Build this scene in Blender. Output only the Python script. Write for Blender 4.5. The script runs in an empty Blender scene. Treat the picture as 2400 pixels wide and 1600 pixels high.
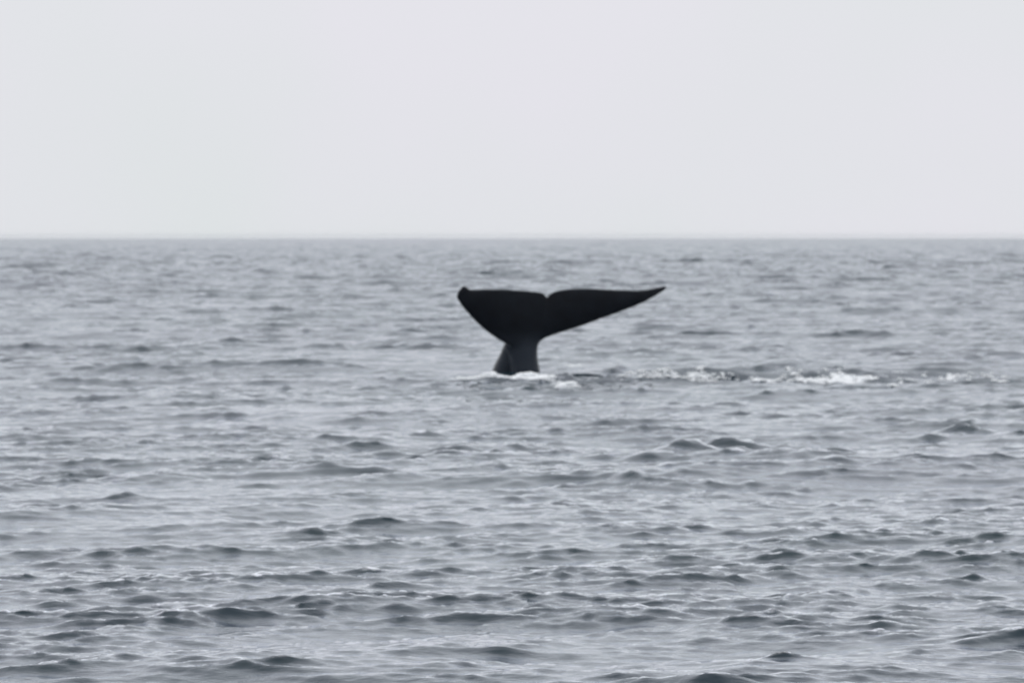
import bpy, bmesh, math
import numpy as np
from mathutils import Vector

scene = bpy.context.scene
rng = np.random.default_rng(11)

# ------------------------------------------------------------------ camera
CAM_H = 3.3                       # eye height above mean sea level, on a small boat
FPX = 9800.0                      # focal length in photo pixels (2400 wide)
EARTH_R = 6.37e6
HORIZON_V = 560.0 - FPX * math.sqrt(2 * CAM_H / EARTH_R)   # eye level: the sea's horizon dips a little below it
PITCH = math.atan((800.0 - HORIZON_V) / FPX)
cam_data = bpy.data.cameras.new("camera")
cam_data.sensor_width = 36.0
cam_data.lens = 36.0 * FPX / 2400.0
cam_data.clip_start = 0.1
cam_data.clip_end = 80000.0
cam_data.dof.use_dof = True       # the photograph is focused a little short of the whale
cam_data.dof.focus_distance = 24.0
cam_data.dof.aperture_fstop = 5.6
cam = bpy.data.objects.new("camera", cam_data)
scene.collection.objects.link(cam)
cam.location = (0, 0, CAM_H)
cam.rotation_euler = (math.pi / 2 - PITCH, 0, 0)
scene.camera = cam

# ------------------------------------------------------------------ overcast sky
SUN_EL, SUN_ROT = math.radians(75), math.radians(-25)
world = bpy.data.worlds.new("World")
scene.world = world
world.use_nodes = True
nt = world.node_tree
nt.nodes.clear()
out = nt.nodes.new("ShaderNodeOutputWorld")
bg = nt.nodes.new("ShaderNodeBackground")
bg.inputs["Strength"].default_value = 0.1
sky = nt.nodes.new("ShaderNodeTexSky")
sky.sky_type = 'NISHITA'
sky.sun_disc = False
sky.sun_elevation = SUN_EL
sky.sun_rotation = SUN_ROT
sky.air_density = 1.0
sky.dust_density = 6.0
# a closed sheet of stratus, very slightly uneven, hides nearly all of the clear sky
tc = nt.nodes.new("ShaderNodeTexCoord")
nz = nt.nodes.new("ShaderNodeTexNoise")
nz.inputs["Scale"].default_value = 6.0
nz.inputs["Detail"].default_value = 3.0
ramp = nt.nodes.new("ShaderNodeValToRGB")
ramp.color_ramp.elements[0].position = 0.38
ramp.color_ramp.elements[0].color = (0.93, 0.974, 0.992, 1)
ramp.color_ramp.elements[1].position = 0.62
ramp.color_ramp.elements[1].color = (0.982, 0.976, 1.045, 1)
scl = nt.nodes.new("ShaderNodeVectorMath"); scl.operation = 'SCALE'
scl.inputs["Scale"].default_value = 8.5
mix = nt.nodes.new("ShaderNodeMix"); mix.data_type = 'RGBA'
mix.inputs["Factor"].default_value = 0.92
nt.links.new(tc.outputs["Generated"], nz.inputs["Vector"])
nt.links.new(nz.outputs["Fac"], ramp.inputs["Fac"])
nt.links.new(ramp.outputs["Color"], scl.inputs[0])
nt.links.new(sky.outputs["Color"], mix.inputs[6])
nt.links.new(scl.outputs["Vector"], mix.inputs[7])
nt.links.new(mix.outputs[2], bg.inputs["Color"])
nt.links.new(bg.outputs["Background"], out.inputs["Surface"])

sun_data = bpy.data.lights.new("sun", 'SUN')
sun_data.energy = 1.0
sun_data.angle = math.radians(150)        # light spread by the cloud sheet
sun_data.color = (1.0, 0.99, 0.975)
sun = bpy.data.objects.new("sun", sun_data)
scene.collection.objects.link(sun)
sd = Vector((math.sin(SUN_ROT) * math.cos(SUN_EL), math.cos(SUN_ROT) * math.cos(SUN_EL), math.sin(SUN_EL)))
sun.rotation_euler = sd.to_track_quat('Z', 'Y').to_euler()

vs = scene.view_settings
vs.view_transform = 'Standard'
vs.look = 'None'
vs.exposure = 0.0
vs.gamma = 1.0
vs.use_curve_mapping = False
scene.cycles.max_bounces = 8
scene.cycles.sample_clamp_indirect = 2.0
scene.cycles.volume_bounces = 2
scene.cycles.use_denoising = True

# ------------------------------------------------------------------ helpers
def ray(u, v):
    """direction through a photo pixel, scaled to one metre of distance along +y"""
    c, s = math.cos(PITCH), math.sin(PITCH)
    x = (u - 1200.0) / FPX
    up = (800.0 - v) / FPX
    y = c + up * s
    z = -s + up * c
    return x / y, z / y

def on_sea(u, v):
    x, z = ray(u, v)
    y = -CAM_H / z
    return x * y, y

def at_depth(u, v, y):
    x, z = ray(u, v)
    return Vector((x * y, y, CAM_H + z * y))

def node_mat(name):
    m = bpy.data.materials.new(name)
    m.use_nodes = True
    t = m.node_tree
    return m, t, t.nodes["Principled BSDF"]

WHALE_Y = 100.5
K = WHALE_Y / FPX                 # metres per photo pixel at the whale

# ------------------------------------------------------------------ sea surface
def fft_tile(n, L, lam_min, lam_max, slope, wind_deg, spread, seed, power=2.0):
    r = np.random.default_rng(seed)
    k1 = np.fft.fftfreq(n, L / n) * 2 * np.pi
    kx, ky = np.meshgrid(k1, k1, indexing='xy')
    k = np.hypot(kx, ky); k[0, 0] = 1.0
    th = np.arctan2(ky, kx) - math.radians(wind_deg)
    lam = 2 * np.pi / k
    amp = k ** (-power) * (np.abs(np.cos(th)) ** spread + 0.08)
    band = 1 / (1 + (lam / lam_max) ** 6) / (1 + (lam_min / lam) ** 6)
    amp = amp * np.sqrt(band); amp[0, 0] = 0
    h = amp * (r.normal(size=(n, n)) + 1j * r.normal(size=(n, n)))
    H = np.fft.ifft2(h).real
    sx = np.fft.ifft2(1j * kx * h).real
    sy = np.fft.ifft2(1j * ky * h).real
    s = slope / math.sqrt((sx ** 2 + sy ** 2).mean())
    Dx = np.fft.ifft2(-1j * kx / k * h).real * s
    Dy = np.fft.ifft2(-1j * ky / k * h).real * s
    return np.stack([Dx, Dy, H * s], -1).astype(np.float32), L, n

def sample(tile, x, y, rot):
    T, L, n = tile
    c, s = math.cos(rot), math.sin(rot)
    fx = ((c * x + s * y) / L * n) % n
    fy = ((-s * x + c * y) / L * n) % n
    i = np.floor(fx).astype(np.int32); j = np.floor(fy).astype(np.int32)
    a = (fx - i)[..., None]; b = (fy - j)[..., None]
    i %= n; j %= n
    i1 = (i + 1) % n; j1 = (j + 1) % n
    v = (T[j, i] * (1 - a) + T[j, i1] * a) * (1 - b) + (T[j1, i] * (1 - a) + T[j1, i1] * a) * b
    dx = c * v[..., 0] - s * v[..., 1]
    dy = s * v[..., 0] + c * v[..., 1]
    return dx, dy, v[..., 2]

WIND = 102.0
TILES = [
    (fft_tile(512, 310.0, 5.0, 16.0, 0.024, WIND - 15, 3.0, 5), 0.1, -1.2, 1e9, 0.8),
    (fft_tile(1024, 110.0, 1.3, 5.0, 0.055, WIND, 1.4, 1), 0.0, -1.5, 1e9, 1.1),
    (fft_tile(512, 31.0, 0.45, 1.3, 0.074, WIND + 8, 1.8, 2), 0.2, -1.4, 1500.0, 0.9),
    (fft_tile(1024, 13.0, 0.13, 0.45, 0.165, WIND - 4, 1.7, 7), -0.15, -1.3, 700.0, 0.3),
    (fft_tile(512, 4.7, 0.055, 0.13, 0.150, WIND - 6, 1.5, 3), -0.25, -0.9, 170.0, 0.0),
]

# single steep wavelets that stand out in the photograph: u, v of the crest,
# half width px, height px, slant (dv/du)
CRESTS = [
    (1723, 1032, 70, 50, 0.14), (1617, 1050, 60, 44, -0.10), (1520, 1068, 60, 32, -0.14), (1820, 1058, 80, 22, 0.15),
    (1475, 1110, 45, 34, 0.22), (1380, 1132, 32, 18, 0.05), (1290, 1118, 50, 14, 0.06),
    (430, 1098, 90, 32, -0.05), (640, 1098, 70, 24, -0.02), (790, 1094, 70, 26, 0.06), (300, 1156, 50, 20, 0.12), (40, 1165, 60, 22, 0.12),
    (620, 850, 90, 28, -0.03), (510, 856, 50, 16, -0.12), (590, 797, 50, 14, 0.0),
    (1700, 782, 110, 10, -0.03), (1920, 780, 100, 12, 0.02),
    (1850, 1306, 80, 22, -0.03), (1880, 1342, 48, 24, -0.03), (1600, 1310, 60, 22, 0.12),
    (494, 1526, 50, 26, 0.12), (612, 1545, 70, 24, 0.16), (708, 1562, 50, 22, 0.2), (628, 1346, 60, 18, -0.05), (540, 1350, 50, 14, -0.03),
    (130, 1412, 40, 24, 0.0), (130, 1492, 90, 26, -0.08), (350, 1395, 45, 24, 0.05), (850, 1372, 90, 18, 0.06), (350, 1470, 70, 26, 0.05),
    (1133, 1502, 90, 30, 0.02), (1655, 1472, 70, 28, 0.04), (1825, 1468, 90, 26, 0.16), (1804, 1502, 60, 18, 0.12), (2144, 1452, 80, 26, 0.1),
    (1698, 1596, 60, 30, 0.05), (2059, 1594, 60, 30, 0.0), (2250, 1592, 110, 34, 0.03), (130, 1604, 90, 30, 0.04), (890, 1610, 90, 26, 0.04),
    (2250, 998, 40, 24, 0.1), (2170, 1014, 36, 14, -0.06), (980, 944, 50, 14, 0.05), (880, 972, 34, 12, 0.0), (520, 968, 60, 14, 0.06),
    (190, 1030, 50, 16, 0.04), (820, 898, 22, 16, 0.1), (1000, 1068, 60, 16, -0.04), (450, 676, 90, 10, 0.03), (70, 678, 80, 9, 0.0),
    (2140, 635, 60, 8, 0.0), (1210, 1395, 60, 14, 0.02), (1990, 870, 70, 14, 0.04),
]
STIR = [      # the stir of water the tail leaves
    (1170, 898, 125, 8, 0.035), (1300, 879, 50, 13, 0.0), (1372, 874, 60, 11, -0.03), (1400, 892, 70, 10, 0.03), (1325, 889, 40, 8, 0.0),
    (1560, 870, 60, 9, -0.04), (1650, 868, 70, 11, 0.03), (1610, 890, 80, 9, 0.0), (1720, 878, 50, 11, 0.05),
    (1850, 868, 70, 13, 0.04), (1990, 864, 100, 7, 0.0), (2090, 886, 60, 16, 0.04), (2230, 888, 90, 9, 0.06), (2330, 880, 70, 14, 0.05),
]
CR = []
for i in range(80):          # broken chop along the wake
    u = rng.uniform(1270, 2420); v = rng.normal(880, 9)
    x0, y0 = on_sea(u, v)
    CR.append((x0, y0, rng.uniform(26, 70) * K, rng.uniform(4, 7) * K, rng.uniform(-0.06, 0.14), False))
for (u, v, w, hgt, sl) in STIR:
    x0, y0 = on_sea(u, v + hgt * 0.55)
    CR.append((x0, y0, w * K * 1.1, hgt * K * 0.95, sl, True))
for (u, v, w, hgt, sl) in CRESTS:
    x0, y0 = on_sea(u, v + hgt * 0.55)
    m = y0 / FPX
    mid = 760 < v < 1150
    CR.append((x0, y0, w * m * (2.0 if mid else 1.6), hgt * m * (0.8 if mid else 0.5), sl, False))

# thin foam lying on the water: u, v, half width px, depth m, strength
FOAMFILM = [(1130, 884, 90, 0.9, 0.85), (1230, 886, 90, 0.8, 1.1), (1320, 904, 40, 0.6, 0.9), (1350, 858, 75, 3.0, 0.72), (1440, 856, 55, 2.8, 0.62),
            (1540, 882, 90, 1.6, 0.8), (1640, 880, 60, 1.4, 0.75), (1795, 888, 40, 1.0, 1.1), (1900, 888, 70, 1.0, 1.1), (2000, 884, 60, 1.0, 1.0),
            (2230, 880, 25, 1.0, 0.7)]
FF = []
for (u, v, w, d, s) in FOAMFILM:
    x0, y0 = on_sea(u, v)
    FF.append((x0, y0, w * K, d, s))

wob = fft_tile(256, 60.0, 0.8, 8.0, 0.3, 0.0, 0.0, 9, 1.6)

def ocean(x, y):
    """world displacement of the rest point (x, y) and foam strength"""
    d = np.sqrt(x * x + y * y)
    ex = np.zeros_like(x); ey = np.zeros_like(x); h = np.zeros_like(x)
    calm = 1 - 0.55 * np.exp(-((x - 0.4) / 3.2) ** 2 - ((y - 100.0) / 5.0) ** 2)
    rough = np.clip((d - 55) / 190, 0, 2.2)         # the wind is fresher farther out
    wake = np.exp(-(np.maximum(0, np.abs(x - 7.5) - 5.0) / 1.5) ** 2 - ((y - 96) / 5.0) ** 2)
    # short waves come in groups and stand steepest on the crests of the longer ones
    g = sample(wob, x * 0.45, y * 0.30, 1.1)[2] / wob[0][..., 2].std()
    gust = np.clip(1 + 0.2 * g, 0.65, 1.4) * (1 + 0.35 * wake)
    for n, (tile, rot, chop, fade, off) in enumerate(TILES):
        a, b, c = sample(tile, x, y, rot)
        f = calm / (1 + (d / fade) ** 3) * (1 + off * rough)
        if n > 1:
            f = f * gust
        ex += chop * a * f; ey += chop * b * f; h += c * f
        if n in (1, 2):
            gust = np.clip(gust * (1 + 0.25 * c / tile[0][..., 2].std()), 0.60, 1.6)
    _, _, wv = sample(wob, x, y, 0.2)
    wv = wv / (wob[0][..., 2].std())
    for (x0, y0, w, a, sl, smooth) in CR:
        sel = (np.abs(x - x0) < 3 * w) & (np.abs(y - y0) < 3.5)
        if not sel.any():
            continue
        xx, yy = x[sel] - x0, y[sel] - y0
        # slant in the picture is a swing of the crest line on the water
        yy = yy + sl * xx * min(14.0, y0 / CAM_H) * 0.28 - 0.12 * wv[sel]
        sg = max(0.08, a * 1.2)
        t = yy / sg
        prof = np.where(t < 0, np.exp(-np.abs(t) ** 1.35), np.exp(-np.abs(t / 2.4) ** 1.5))
        env = np.exp(-(xx / w) ** 2) * np.clip(0.8 + 0.3 * np.sin(xx / w * 4.1 + x0) + 0.4 * wv[sel], 0, 1.4)
        if smooth:
            prof = np.where(t < 0, np.exp(-(t * 0.9) ** 2), np.exp(-(t / 2.6) ** 2))
            env = np.exp(-np.abs(xx / w) ** 2.2) * (1 + 0.2 * np.sin(xx * 2.3 + x0) + 0.25 * wv[sel])
        h[sel] += a * prof * env
        ey[sel] -= 0.35 * a * prof * env
    foam = np.zeros_like(x)
    for (x0, y0, w, dd, s) in FF:
        sel = (np.abs(x - x0) < 3 * w) & (np.abs(y - y0) < 3 * dd)
        if sel.any():
            q = ((x[sel] - x0) / w) ** 2 + ((y[sel] - y0) / dd) ** 2
            foam[sel] = np.maximum(foam[sel], s * np.exp(-q))
    far = 1.0
    near = np.clip((d - 6) / 8, 0.15, 1.0)
    return ex * far * near, ey * far * near, h * far * near, foam

def geo(a, b, n):
    return np.exp(np.linspace(math.log(a), math.log(b), n))

rows = np.concatenate([
    -geo(12000, 20, 20), [-10, 0, 6, 10, 13, 16, 18.5, 20.5],
    geo(22, 7000, 3150), geo(7050, 12000, 24)])
inner = np.linspace(-0.15, 0.15, 410)
outer = geo(0.1507, 3.0, 16) ; outer = outer[1:]
cols = np.concatenate([-outer[::-1], inner, outer])
piv = np.where(rows > 0, rows + 10.0, np.abs(rows) + 10.0)
X = cols[None, :] * piv[:, None]
# let the first and last columns run out to the horizon on both sides
edge = np.linspace(0, 1, len(outer)) ** 3
for i in range(len(outer)):
    X[:, -len(outer) + i] += edge[i] * (12000 - X[:, -len(outer) + i]) * (i == len(outer) - 1)
    X[:, len(outer) - 1 - i] += edge[i] * (-12000 - X[:, len(outer) - 1 - i]) * (i == len(outer) - 1)
Y = np.repeat(rows[:, None], len(cols), 1)
EX, EY, HH, FOAM = ocean(X.ravel(), Y.ravel())
fade_out = (np.abs(X) < 0.2 * piv[:, None]).ravel() & (Y.ravel() > 5)
flat = np.where(fade_out, 1.0, 0.25)
CO = np.stack([X.ravel() + EX * flat, Y.ravel() + EY * flat, HH * flat - (X.ravel() ** 2 + Y.ravel() ** 2) / (2 * EARTH_R)], -1).astype(np.float32)
nr, nc = X.shape
idx = np.arange(nr * nc, dtype=np.int32).reshape(nr, nc)
quads = np.stack([idx[:-1, :-1], idx[:-1, 1:], idx[1:, 1:], idx[1:, :-1]], -1).reshape(-1, 4)

me = bpy.data.meshes.new("sea")
me.vertices.add(len(CO)); me.vertices.foreach_set("co", CO.ravel())
me.loops.add(quads.size); me.loops.foreach_set("vertex_index", quads.ravel())
me.polygons.add(len(quads)); me.polygons.foreach_set("loop_start", np.arange(0, quads.size, 4, dtype=np.int32))
me.update(calc_edges=True)
me.polygons.foreach_set("use_smooth", np.ones(len(quads), dtype=bool))
at = me.attributes.new("foam", 'FLOAT', 'POINT')
at.data.foreach_set("value", FOAM.astype(np.float32))
# slope of the ripples too small for the sheet to carry as shape (more of them farther out)
dist = np.hypot(X, Y).ravel()
rip = np.interp(dist, [0, 45, 100, 300, 900, 3000], [0.024, 0.040, 0.074, 0.093, 0.108, 0.125])
wx, wy = X.ravel(), Y.ravel()
rip += 0.22 * np.exp(-(np.maximum(0, np.abs(wx - 6.8) - 5.6) / 1.2) ** 2 - ((wy - 95.5) / 4.0) ** 2) * np.clip(0.5 + 0.55 * sample(wob, wx * 1.3, wy * 0.6, 0.4)[2] / wob[0][..., 2].std(), 0.05, 1.3)   # churned water is rougher
at = me.attributes.new("ripple", 'FLOAT', 'POINT')
at.data.foreach_set("value", rip.astype(np.float32))
sea = bpy.data.objects.new("sea", me)
scene.collection.objects.link(sea)
sea["kind"] = "structure"

m = bpy.data.materials.new("sea_water"); m.use_nodes = True
t = m.node_tree; t.nodes.clear()
N, Lk = t.nodes, t.links
geo_n = N.new("ShaderNodeNewGeometry")
# body colour: deep slate green, drifting slowly between greener and greyer water
n1 = N.new("ShaderNodeTexNoise"); n1.inputs["Scale"].default_value = 0.05; n1.inputs["Detail"].default_value = 3
cr = N.new("ShaderNodeValToRGB")
cr.color_ramp.elements[0].position = 0.35; cr.color_ramp.elements[0].color = (0.011, 0.030, 0.036, 1)
cr.color_ramp.elements[1].position = 0.65; cr.color_ramp.elements[1].color = (0.015, 0.028, 0.040, 1)
Lk.new(geo_n.outputs["Position"], n1.inputs["Vector"]); Lk.new(n1.outputs["Fac"], cr.inputs["Fac"])
# thin foam film
fa = N.new("ShaderNodeAttribute"); fa.attribute_name = "foam"
n2 = N.new("ShaderNodeTexNoise"); n2.inputs["Scale"].default_value = 5.0; n2.inputs["Detail"].default_value = 6; n2.inputs["Roughness"].default_value = 0.65
Lk.new(geo_n.outputs["Position"], n2.inputs["Vector"])
sub = N.new("ShaderNodeMath"); sub.operation = 'ADD'
Lk.new(n2.outputs["Fac"], sub.inputs[0]); Lk.new(fa.outputs["Fac"], sub.inputs[1])
fr = N.new("ShaderNodeMapRange"); fr.inputs["From Min"].default_value = 1.0; fr.inputs["From Max"].default_value = 1.35
fr.interpolation_type = 'SMOOTHSTEP'
Lk.new(sub.outputs[0], fr.inputs["Value"])
mx = N.new("ShaderNodeMix"); mx.data_type = 'RGBA'
Lk.new(fr.outputs["Result"], mx.inputs["Factor"]); Lk.new(cr.outputs["Color"], mx.inputs[6])
mx.inputs[7].default_value = (0.84, 0.87, 0.89, 1)
# capillary ripples
n3 = N.new("ShaderNodeTexNoise"); n3.inputs["Scale"].default_value = 22.0; n3.inputs["Detail"].default_value = 4
mp = N.new("ShaderNodeMapping"); mp.inputs["Scale"].default_value = (0.55, 1.0, 1.0)
Lk.new(geo_n.outputs["Position"], mp.inputs["Vector"]); Lk.new(mp.outputs["Vector"], n3.inputs["Vector"])
bp = N.new("ShaderNodeBump"); bp.inputs["Strength"].default_value = 0.25; bp.inputs["Distance"].default_value = 0.02
Lk.new(n3.outputs["Fac"], bp.inputs["Height"])
# upwelling light from the body of the water under a Fresnel surface
# (mean Fresnel reflectance of a rippled sea: (1-c)^(5 exp(-2.69 s)) / (1 + 22.7 s^1.5), s = ripple slope)
body = N.new("ShaderNodeBsdfDiffuse"); surf = N.new("ShaderNodeBsdfGlossy")
def mth(op, a_, b_=None, c_=None):
    n_ = N.new("ShaderNodeMath"); n_.operation = op
    for i_, q_ in enumerate((a_, b_, c_)):
        if q_ is None: continue
        if isinstance(q_, (int, float)): n_.inputs[i_].default_value = q_
        else: Lk.new(q_, n_.inputs[i_])
    return n_.outputs[0]
ra = N.new("ShaderNodeAttribute"); ra.attribute_name = "ripple"
dp = N.new("ShaderNodeVectorMath"); dp.operation = 'DOT_PRODUCT'
Lk.new(bp.outputs["Normal"], dp.inputs[0]); Lk.new(geo_n.outputs["Incoming"], dp.inputs[1])
cosv = mth('MAXIMUM', dp.outputs["Value"], 0.0)
expo = mth('MULTIPLY', mth('EXPONENT', mth('MULTIPLY', ra.outputs["Fac"], -2.69)), 5.0)
top = mth('POWER', mth('SUBTRACT', 1.0, cosv), expo)
bot = mth('MULTIPLY_ADD', mth('POWER', ra.outputs["Fac"], 1.5), 22.7, 1.0)
fval = mth('MULTIPLY_ADD', mth('DIVIDE', top, bot), 0.98, 0.02)
surf.inputs["Color"].default_value = (0.915, 0.942, 1.0, 1)
surf.inputs["Roughness"].default_value = 0.06
kill = N.new("ShaderNodeMath"); kill.operation = 'MULTIPLY_ADD'; kill.inputs[1].default_value = -0.85; kill.inputs[2].default_value = 1.0
Lk.new(fr.outputs["Result"], kill.inputs[0])
ff = N.new("ShaderNodeMath"); ff.operation = 'MULTIPLY'
Lk.new(fval, ff.inputs[0]); Lk.new(kill.outputs[0], ff.inputs[1])
wmix = N.new("ShaderNodeMixShader"); wout = N.new("ShaderNodeOutputMaterial")
Lk.new(mx.outputs[2], body.inputs["Color"])
for nn in (body, surf):
    Lk.new(bp.outputs["Normal"], nn.inputs["Normal"])
Lk.new(ff.outputs[0], wmix.inputs["Fac"]); Lk.new(body.outputs[0], wmix.inputs[1]); Lk.new(surf.outputs[0], wmix.inputs[2])
Lk.new(wmix.outputs[0], wout.inputs["Surface"])
me.materials.append(m)

# ------------------------------------------------------------------ whale
ZS = 2352.0 / 580.0               # the tail was measured on an enlargement of the photograph
def zp(p_):
    return (1040 + p_[0] / ZS, 620 + p_[1] / ZS)

def resample(pts, n):
    pts = np.array(pts, float)
    # Catmull-Rom through the measured points, then equal steps
    P = np.vstack([2 * pts[0] - pts[1], pts, 2 * pts[-1] - pts[-2]])
    fine = []
    for i in range(1, len(P) - 2):
        tt = np.linspace(0, 1, 14, endpoint=False)[:, None]
        a, b, c, d = P[i - 1], P[i], P[i + 1], P[i + 2]
        fine.append(0.5 * (2 * b + (c - a) * tt + (2 * a - 5 * b + 4 * c - d) * tt ** 2 + (3 * b - a - 3 * c + d) * tt ** 3))
    fine = np.vstack(fine + [pts[-1:]])
    s = np.concatenate([[0], np.cumsum(np.hypot(*np.diff(fine, axis=0).T))])
    q = np.linspace(0, s[-1], n)
    return np.stack([np.interp(q, s, fine[:, 0]), np.interp(q, s, fine[:, 1])], -1)

TR_R = [(982, 318), (1000, 290), (1030, 268), (1090, 246), (1200, 231), (1350, 226), (1500, 232), (1700, 241), (1850, 243), (1950, 235), (2050, 214), (2106, 203)]
LE_R = [(800, 800), (890, 752), (980, 694), (1100, 648), (1300, 584), (1500, 510), (1700, 438), (1880, 366), (2000, 300), (2085, 248), (2118, 216)]
TR_L = [(982, 318), (960, 283), (925, 265), (850, 254), (740, 245), (600, 236), (400, 232), (290, 238), (245, 232), (215, 209), (200, 203)]
LE_L = [(800, 800), (640, 785), (560, 742), (500, 702), (400, 628), (300, 538), (200, 428), (145, 352), (124, 305), (145, 250), (186, 207)]

def fluke_depth(u, v):
    X_ = (u - 1250) * K
    Z_ = (805 - v) * K
    y = WHALE_Y + (0.50 * X_ if X_ > 0 else 0.62 * X_)
    y -= 0.25 * Z_                              # the blade leans over towards the camera
    y += 0.05 * X_ * X_
    if X_ < -1.2:
        y -= 0.35 * (-X_ - 1.2) ** 2            # the left tip curls round
    return y

def lobe_mesh(bm, TR, LE, ns=64, ncd=18):
    T = resample([zp(q) for q in TR], ns); L_ = resample([zp(q) for q in LE], ns)
    nrm = Vector((0.42, -0.80, -0.36)).normalized()
    front, back = [], []
    for i in range(ns):
        s = i / (ns - 1)
        chord = np.hypot(*(T[i] - L_[i])) * K
        tm = min(0.17 * (1 - s) ** 0.8 + 0.035, 0.12 * chord + 0.03)
        fr_, bk_ = [], []
        for j in range(ncd):
            c = j / (ncd - 1)
            q = L_[i] * (1 - c) + T[i] * c
            u, v = q
            P = at_depth(u, v, fluke_depth(u, v))
            pr = 1.55 * (math.sqrt(max(c, 0)) * (1 - c) ** 0.75) + 0.0
            hw = tm * pr + 0.017
            fr_.append(bm.verts.new(P + nrm * hw)); bk_.append(bm.verts.new(P - nrm * hw))
        front.append(fr_); back.append(bk_)
    for i in range(ns - 1):
        for j in range(ncd - 1):
            bm.faces.new((front[i][j], front[i][j + 1], front[i + 1][j + 1], front[i + 1][j]))
            bm.faces.new((back[i][j], back[i + 1][j], back[i + 1][j + 1], back[i][j + 1]))
        for j in (0, ncd - 1):
            bm.faces.new((front[i][j], front[i + 1][j], back[i + 1][j], back[i][j]))
    for i in (0, ns - 1):
        for j in range(ncd - 1):
            bm.faces.new((front[i][j], back[i][j], back[i][j + 1], front[i][j + 1]))

def tube(bm, rings, n=40):
    """rings: enlargement x centre, y, half width, depth offset m, depth radius m"""
    R = np.array(rings, float)
    q = np.linspace(0, len(R) - 1, (len(R) - 1) * 6 + 1)
    loops = []
    for t_ in q:
        # smooth interpolation of the measured rings
        i = min(int(t_), len(R) - 2); f = t_ - i
        a, b, c, d = R[max(i - 1, 0)], R[i], R[i + 1], R[min(i + 2, len(R) - 1)]
        r_ = 0.5 * (2 * b + (c - a) * f + (2 * a - 5 * b + 4 * c - d) * f * f + (3 * b - a - 3 * c + d) * f ** 3)
        u, v = zp((r_[0], r_[1]))
        C = at_depth(u, v, WHALE_Y + r_[3])
        hw = r_[2] / ZS * K
        lp = []
        for k_ in range(n):
            a_ = 2 * math.pi * k_ / n
            ca, sa = math.cos(a_), math.sin(a_)
            e = 0.9
            lp.append(bm.verts.new((C.x + hw * math.copysign(abs(ca) ** e, ca), C.y + r_[4] * math.copysign(abs(sa) ** e, sa), C.z)))
        loops.append(lp)
    for a, b in zip(loops, loops[1:]):
        for k_ in range(n):
            bm.faces.new((a[k_], a[(k_ + 1) % n], b[(k_ + 1) % n], b[k_]))
    bm.faces.new(loops[0]); bm.faces.new(loops[-1][::-1])

bm = bmesh.new()
lobe_mesh(bm, TR_R, LE_R)
lobe_mesh(bm, TR_L, LE_L)
# underside keel of the tail stock, running up into the blade
tube(bm, [(880, 560, 30, -0.10, 0.10), (850, 630, 74, -0.08, 0.17), (770, 700, 140, -0.02, 0.27), (733, 760, 166, 0.02, 0.33),
          (754, 850, 138, 0.06, 0.36), (764, 930, 137, 0.10, 0.38), (778, 1010, 139, 0.14, 0.42), (795, 1120, 150, 0.25, 0.50), (810, 1350, 190, 0.55, 0.7), (820, 1700, 260, 1.2, 0.9)])
# the flank and back of the stock, broadening as it goes down
tube(bm, [(690, 690, 70, 0.22, 0.20), (674, 760, 104, 0.36, 0.28), (655, 850, 122, 0.50, 0.36), (622, 930, 132, 0.62, 0.44), (596, 1010, 142, 0.74, 0.52),
          (560, 1120, 165, 0.95, 0.62), (500, 1350, 230, 1.4, 0.8), (440, 1700, 320, 2.1, 1.0)])
bmesh.ops.recalc_face_normals(bm, faces=bm.faces)
raw = bpy.data.meshes.new("whale_raw"); bm.to_mesh(raw); bm.free()
wob_ = bpy.data.objects.new("whale", raw)
scene.collection.objects.link(wob_)
rm = wob_.modifiers.new("skin", 'REMESH'); rm.mode = 'VOXEL'; rm.voxel_size = 0.019; rm.use_smooth_shade = True
sm = wob_.modifiers.new("soft", 'SMOOTH'); sm.factor = 0.5; sm.iterations = 14
dg = bpy.context.evaluated_depsgraph_get()
wm = bpy.data.meshes.new_from_object(wob_.evaluated_get(dg)); wm.name = "whale"
wob_.modifiers.clear(); wob_.data = wm
bpy.data.meshes.remove(raw)
# flow the stock into the blades: relax the skin round the root of the flukes
co = np.empty(len(wm.vertices) * 3, np.float32); wm.vertices.foreach_get("co", co); co = co.reshape(-1, 3).astype(float)
ed = np.empty(len(wm.edges) * 2, np.int32); wm.edges.foreach_get("vertices", ed); ed = ed.reshape(-1, 2)
ru, rv = zp((770, 720)); root = np.array(at_depth(ru, rv, WHALE_Y - 0.05))
wgt = 0.6 * np.exp(-(np.maximum(0, np.linalg.norm((co - root) * [1, 0.8, 1.0], axis=1) - 0.15) / 0.33) ** 2)
nv = len(co)
deg = np.bincount(ed.ravel(), minlength=nv).astype(float)
for _ in range(160):
    acc = np.stack([np.bincount(ed[:, 0], co[ed[:, 1], k_], nv) + np.bincount(ed[:, 1], co[ed[:, 0], k_], nv) for k_ in range(3)], -1)
    co += (acc / np.maximum(deg, 1)[:, None] - co) * wgt[:, None]
wm.vertices.foreach_set("co", co.astype(np.float32).ravel()); wm.update()
wm.polygons.foreach_set("use_smooth", np.ones(len(wm.polygons), dtype=bool))
wob_["label"] = "dark wet whale tail raised out of the sea above white foam"
wob_["category"] = "whale"
m, t, p = node_mat("whale_skin")
N, Lk = t.nodes, t.links
g = N.new("ShaderNodeNewGeometry")
n1 = N.new("ShaderNodeTexNoise"); n1.inputs["Scale"].default_value = 3.0; n1.inputs["Detail"].default_value = 6; n1.inputs["Roughness"].default_value = 0.7
cr = N.new("ShaderNodeValToRGB")
cr.color_ramp.elements[0].position = 0.35; cr.color_ramp.elements[0].color = (0.002, 0.003, 0.006, 1)
cr.color_ramp.elements[1].position = 0.8; cr.color_ramp.elements[1].color = (0.008, 0.011, 0.017, 1)
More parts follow.
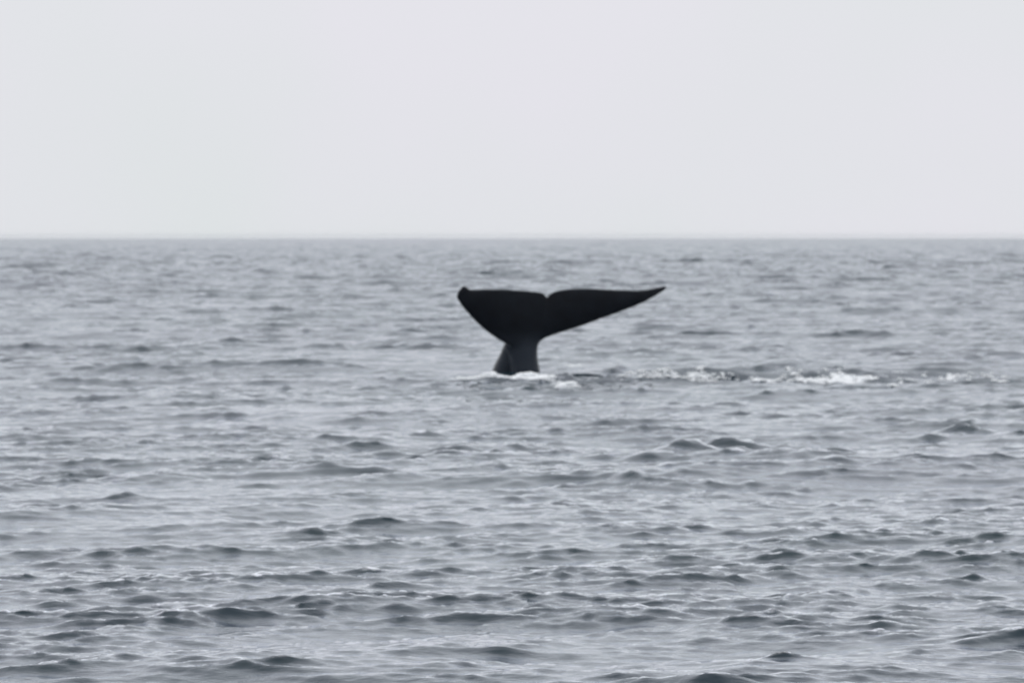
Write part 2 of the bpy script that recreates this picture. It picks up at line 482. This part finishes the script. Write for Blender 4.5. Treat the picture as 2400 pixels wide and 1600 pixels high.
Lk.new(g.outputs["Position"], n1.inputs["Vector"]); Lk.new(n1.outputs["Fac"], cr.inputs["Fac"])
# blue-grey stock, near-black blades
sx = N.new("ShaderNodeSeparateXYZ"); Lk.new(g.outputs["Position"], sx.inputs[0])
hz_ = N.new("ShaderNodeMath"); hz_.operation = 'MULTIPLY_ADD'; hz_.inputs[1].default_value = 0.5
Lk.new(n1.outputs["Fac"], hz_.inputs[0]); Lk.new(sx.outputs["Z"], hz_.inputs[2])
pg = N.new("ShaderNodeMapRange"); pg.interpolation_type = 'SMOOTHSTEP'
pg.inputs["From Min"].default_value = 0.75; pg.inputs["From Max"].default_value = 1.35
Lk.new(hz_.outputs[0], pg.inputs["Value"])
pm = N.new("ShaderNodeMix"); pm.data_type = 'RGBA'; pm.inputs[6].default_value = (0.026, 0.033, 0.045, 1)
Lk.new(pg.outputs["Result"], pm.inputs["Factor"]); Lk.new(cr.outputs["Color"], pm.inputs[7]); Lk.new(pm.outputs[2], p.inputs["Base Color"])
p.inputs["IOR"].default_value = 1.33
p.inputs["Specular IOR Level"].default_value = 0.2
p.inputs["Roughness"].default_value = 0.32
n2 = N.new("ShaderNodeTexNoise"); n2.inputs["Scale"].default_value = 9.0; n2.inputs["Detail"].default_value = 4
bp = N.new("ShaderNodeBump"); bp.inputs["Strength"].default_value = 0.25; bp.inputs["Distance"].default_value = 0.02
Lk.new(g.outputs["Position"], n2.inputs["Vector"]); Lk.new(n2.outputs["Fac"], bp.inputs["Height"]); Lk.new(bp.outputs["Normal"], p.inputs["Normal"])
wm.materials.append(m)

# ------------------------------------------------------------------ churned foam
foam_mat, t, p = node_mat("foam")
N, Lk = t.nodes, t.links
g = N.new("ShaderNodeNewGeometry")
n1 = N.new("ShaderNodeTexNoise"); n1.inputs["Scale"].default_value = 6; n1.inputs["Detail"].default_value = 4
cr = N.new("ShaderNodeValToRGB")
cr.color_ramp.elements[0].position = 0.3; cr.color_ramp.elements[0].color = (0.84, 0.87, 0.89, 1)
cr.color_ramp.elements[1].position = 0.6; cr.color_ramp.elements[1].color = (0.90, 0.92, 0.94, 1)
Lk.new(g.outputs["Position"], n1.inputs["Vector"]); Lk.new(n1.outputs["Fac"], cr.inputs["Fac"]); Lk.new(cr.outputs["Color"], p.inputs["Base Color"])
p.inputs["Roughness"].default_value = 0.6

ib = bmesh.new(); bmesh.ops.create_icosphere(ib, subdivisions=1, radius=1.0)
ICO_V = np.array([v.co[:] for v in ib.verts]); ib.verts.index_update()
ICO_F = np.array([[v.index for v in f.verts] for f in ib.faces]); ib.free()

def froth(name, label, patches):
    """patches: u, v of the foot, half width px, depth m, height px, count, blob radius m"""
    V, F, o = [], [], 0
    for (u, v, w, d, hp, n, br) in patches:
        x0, y0 = on_sea(u, v)
        xs = x0 + w * K * np.clip(rng.normal(0, 0.5, n), -1.15, 1.15)
        ys = y0 + d * rng.uniform(-1, 1, n)
        ex, ey, hz, _ = ocean(xs, ys)
        prof = np.clip(1 - ((xs - x0) / (w * K * 1.2)) ** 2, 0.05, 1) * (0.65 + 0.35 * np.sin((xs - x0) * 6.0 + u))
        zs = hz + hp * K * prof * rng.uniform(0, 1, n) ** 1.3
        for i in range(n):
            r = br * rng.uniform(0.35, 1.25)
            sc = np.array([r * rng.uniform(1.0, 2.2), r * rng.uniform(0.8, 1.4), r * rng.uniform(0.5, 0.9)])
            vv = ICO_V * sc * (1 + rng.normal(0, 0.14, (len(ICO_V), 1)))
            a = rng.uniform(-0.5, 0.5); c, s = math.cos(a), math.sin(a)
            vv = np.stack([c * vv[:, 0] - s * vv[:, 1], s * vv[:, 0] + c * vv[:, 1], vv[:, 2]], -1)
            V.append(vv + [xs[i] + ex[i], ys[i] + ey[i], zs[i]]); F.append(ICO_F + o); o += len(ICO_V)
    me_ = bpy.data.meshes.new(name)
    me_.from_pydata(np.vstack(V).tolist(), [], np.vstack(F).tolist())
    me_.polygons.foreach_set("use_smooth", np.ones(len(me_.polygons), dtype=bool))
    me_.materials.append(foam_mat)
    ob = bpy.data.objects.new(name, me_)
    scene.collection.objects.link(ob)
    ob["kind"] = "stuff"; ob["label"] = label; ob["category"] = "foam"
    return ob

froth("foam", "bright white foam churned up at the foot of the whale tail", [
    (1212, 884, 50, 0.5, 20, 560, 0.05), (1262, 889, 44, 0.4, 15, 240, 0.045), (1327, 910, 22, 0.2, 13, 150, 0.05),
    (1145, 884, 70, 0.6, 16, 360, 0.04), (1290, 902, 30, 0.2, 8, 50, 0.03), (1100, 890, 30, 0.3, 4, 40, 0.025)])
froth("wake_foam", "broken white foam streaks trailing across the water right of the whale tail", [
    (1518, 884, 26, 0.3, 18, 60, 0.04), (1560, 886, 50, 0.3, 22, 70, 0.035), (1640, 886, 60, 0.3, 22, 70, 0.035),
    (1796, 892, 30, 0.45, 9, 110, 0.045), (1890, 893, 34, 0.45, 10, 150, 0.045), (1945, 892, 36, 0.45, 9, 130, 0.045), (1990, 891, 36, 0.45, 10, 150, 0.045),
    (2030, 884, 30, 0.2, 10, 90, 0.04), (2228, 884, 12, 0.2, 8, 40, 0.04), (2264, 891, 12, 0.2, 6, 30, 0.035), (2095, 913, 14, 0.2, 4, 25, 0.03)]
    + [(rng.uniform(1450, 2390), rng.normal(884, 6), rng.uniform(6, 16), 0.3, rng.uniform(2, 6), int(rng.integers(4, 14)), 0.032) for _ in range(70)])

# ------------------------------------------------------------------ haze
bm = bmesh.new(); bmesh.ops.create_cube(bm, size=1.0)
z0, z1 = -25.0, CAM_H + 1.0
for v_ in bm.verts:
    v_.co = Vector((v_.co.x * 26000, v_.co.y * 26000, (z0 + z1) / 2 + v_.co.z * (z1 - z0)))
hm = bpy.data.meshes.new("haze"); bm.to_mesh(hm); bm.free()
haze = bpy.data.objects.new("haze", hm); scene.collection.objects.link(haze)
haze["kind"] = "stuff"; haze["label"] = "thin pale sea haze dulling the far water"; haze["category"] = "haze"
m = bpy.data.materials.new("haze_air"); m.use_nodes = True
t = m.node_tree; t.nodes.clear()
o_ = t.nodes.new("ShaderNodeOutputMaterial"); pv = t.nodes.new("ShaderNodeVolumePrincipled")
pv.inputs["Color"].default_value = (0.93, 0.95, 0.97, 1)
pv.inputs["Density"].default_value = 5.5e-5
pv.inputs["Anisotropy"].default_value = 0.3
t.links.new(pv.outputs["Volume"], o_.inputs["Volume"])
hm.materials.append(m)
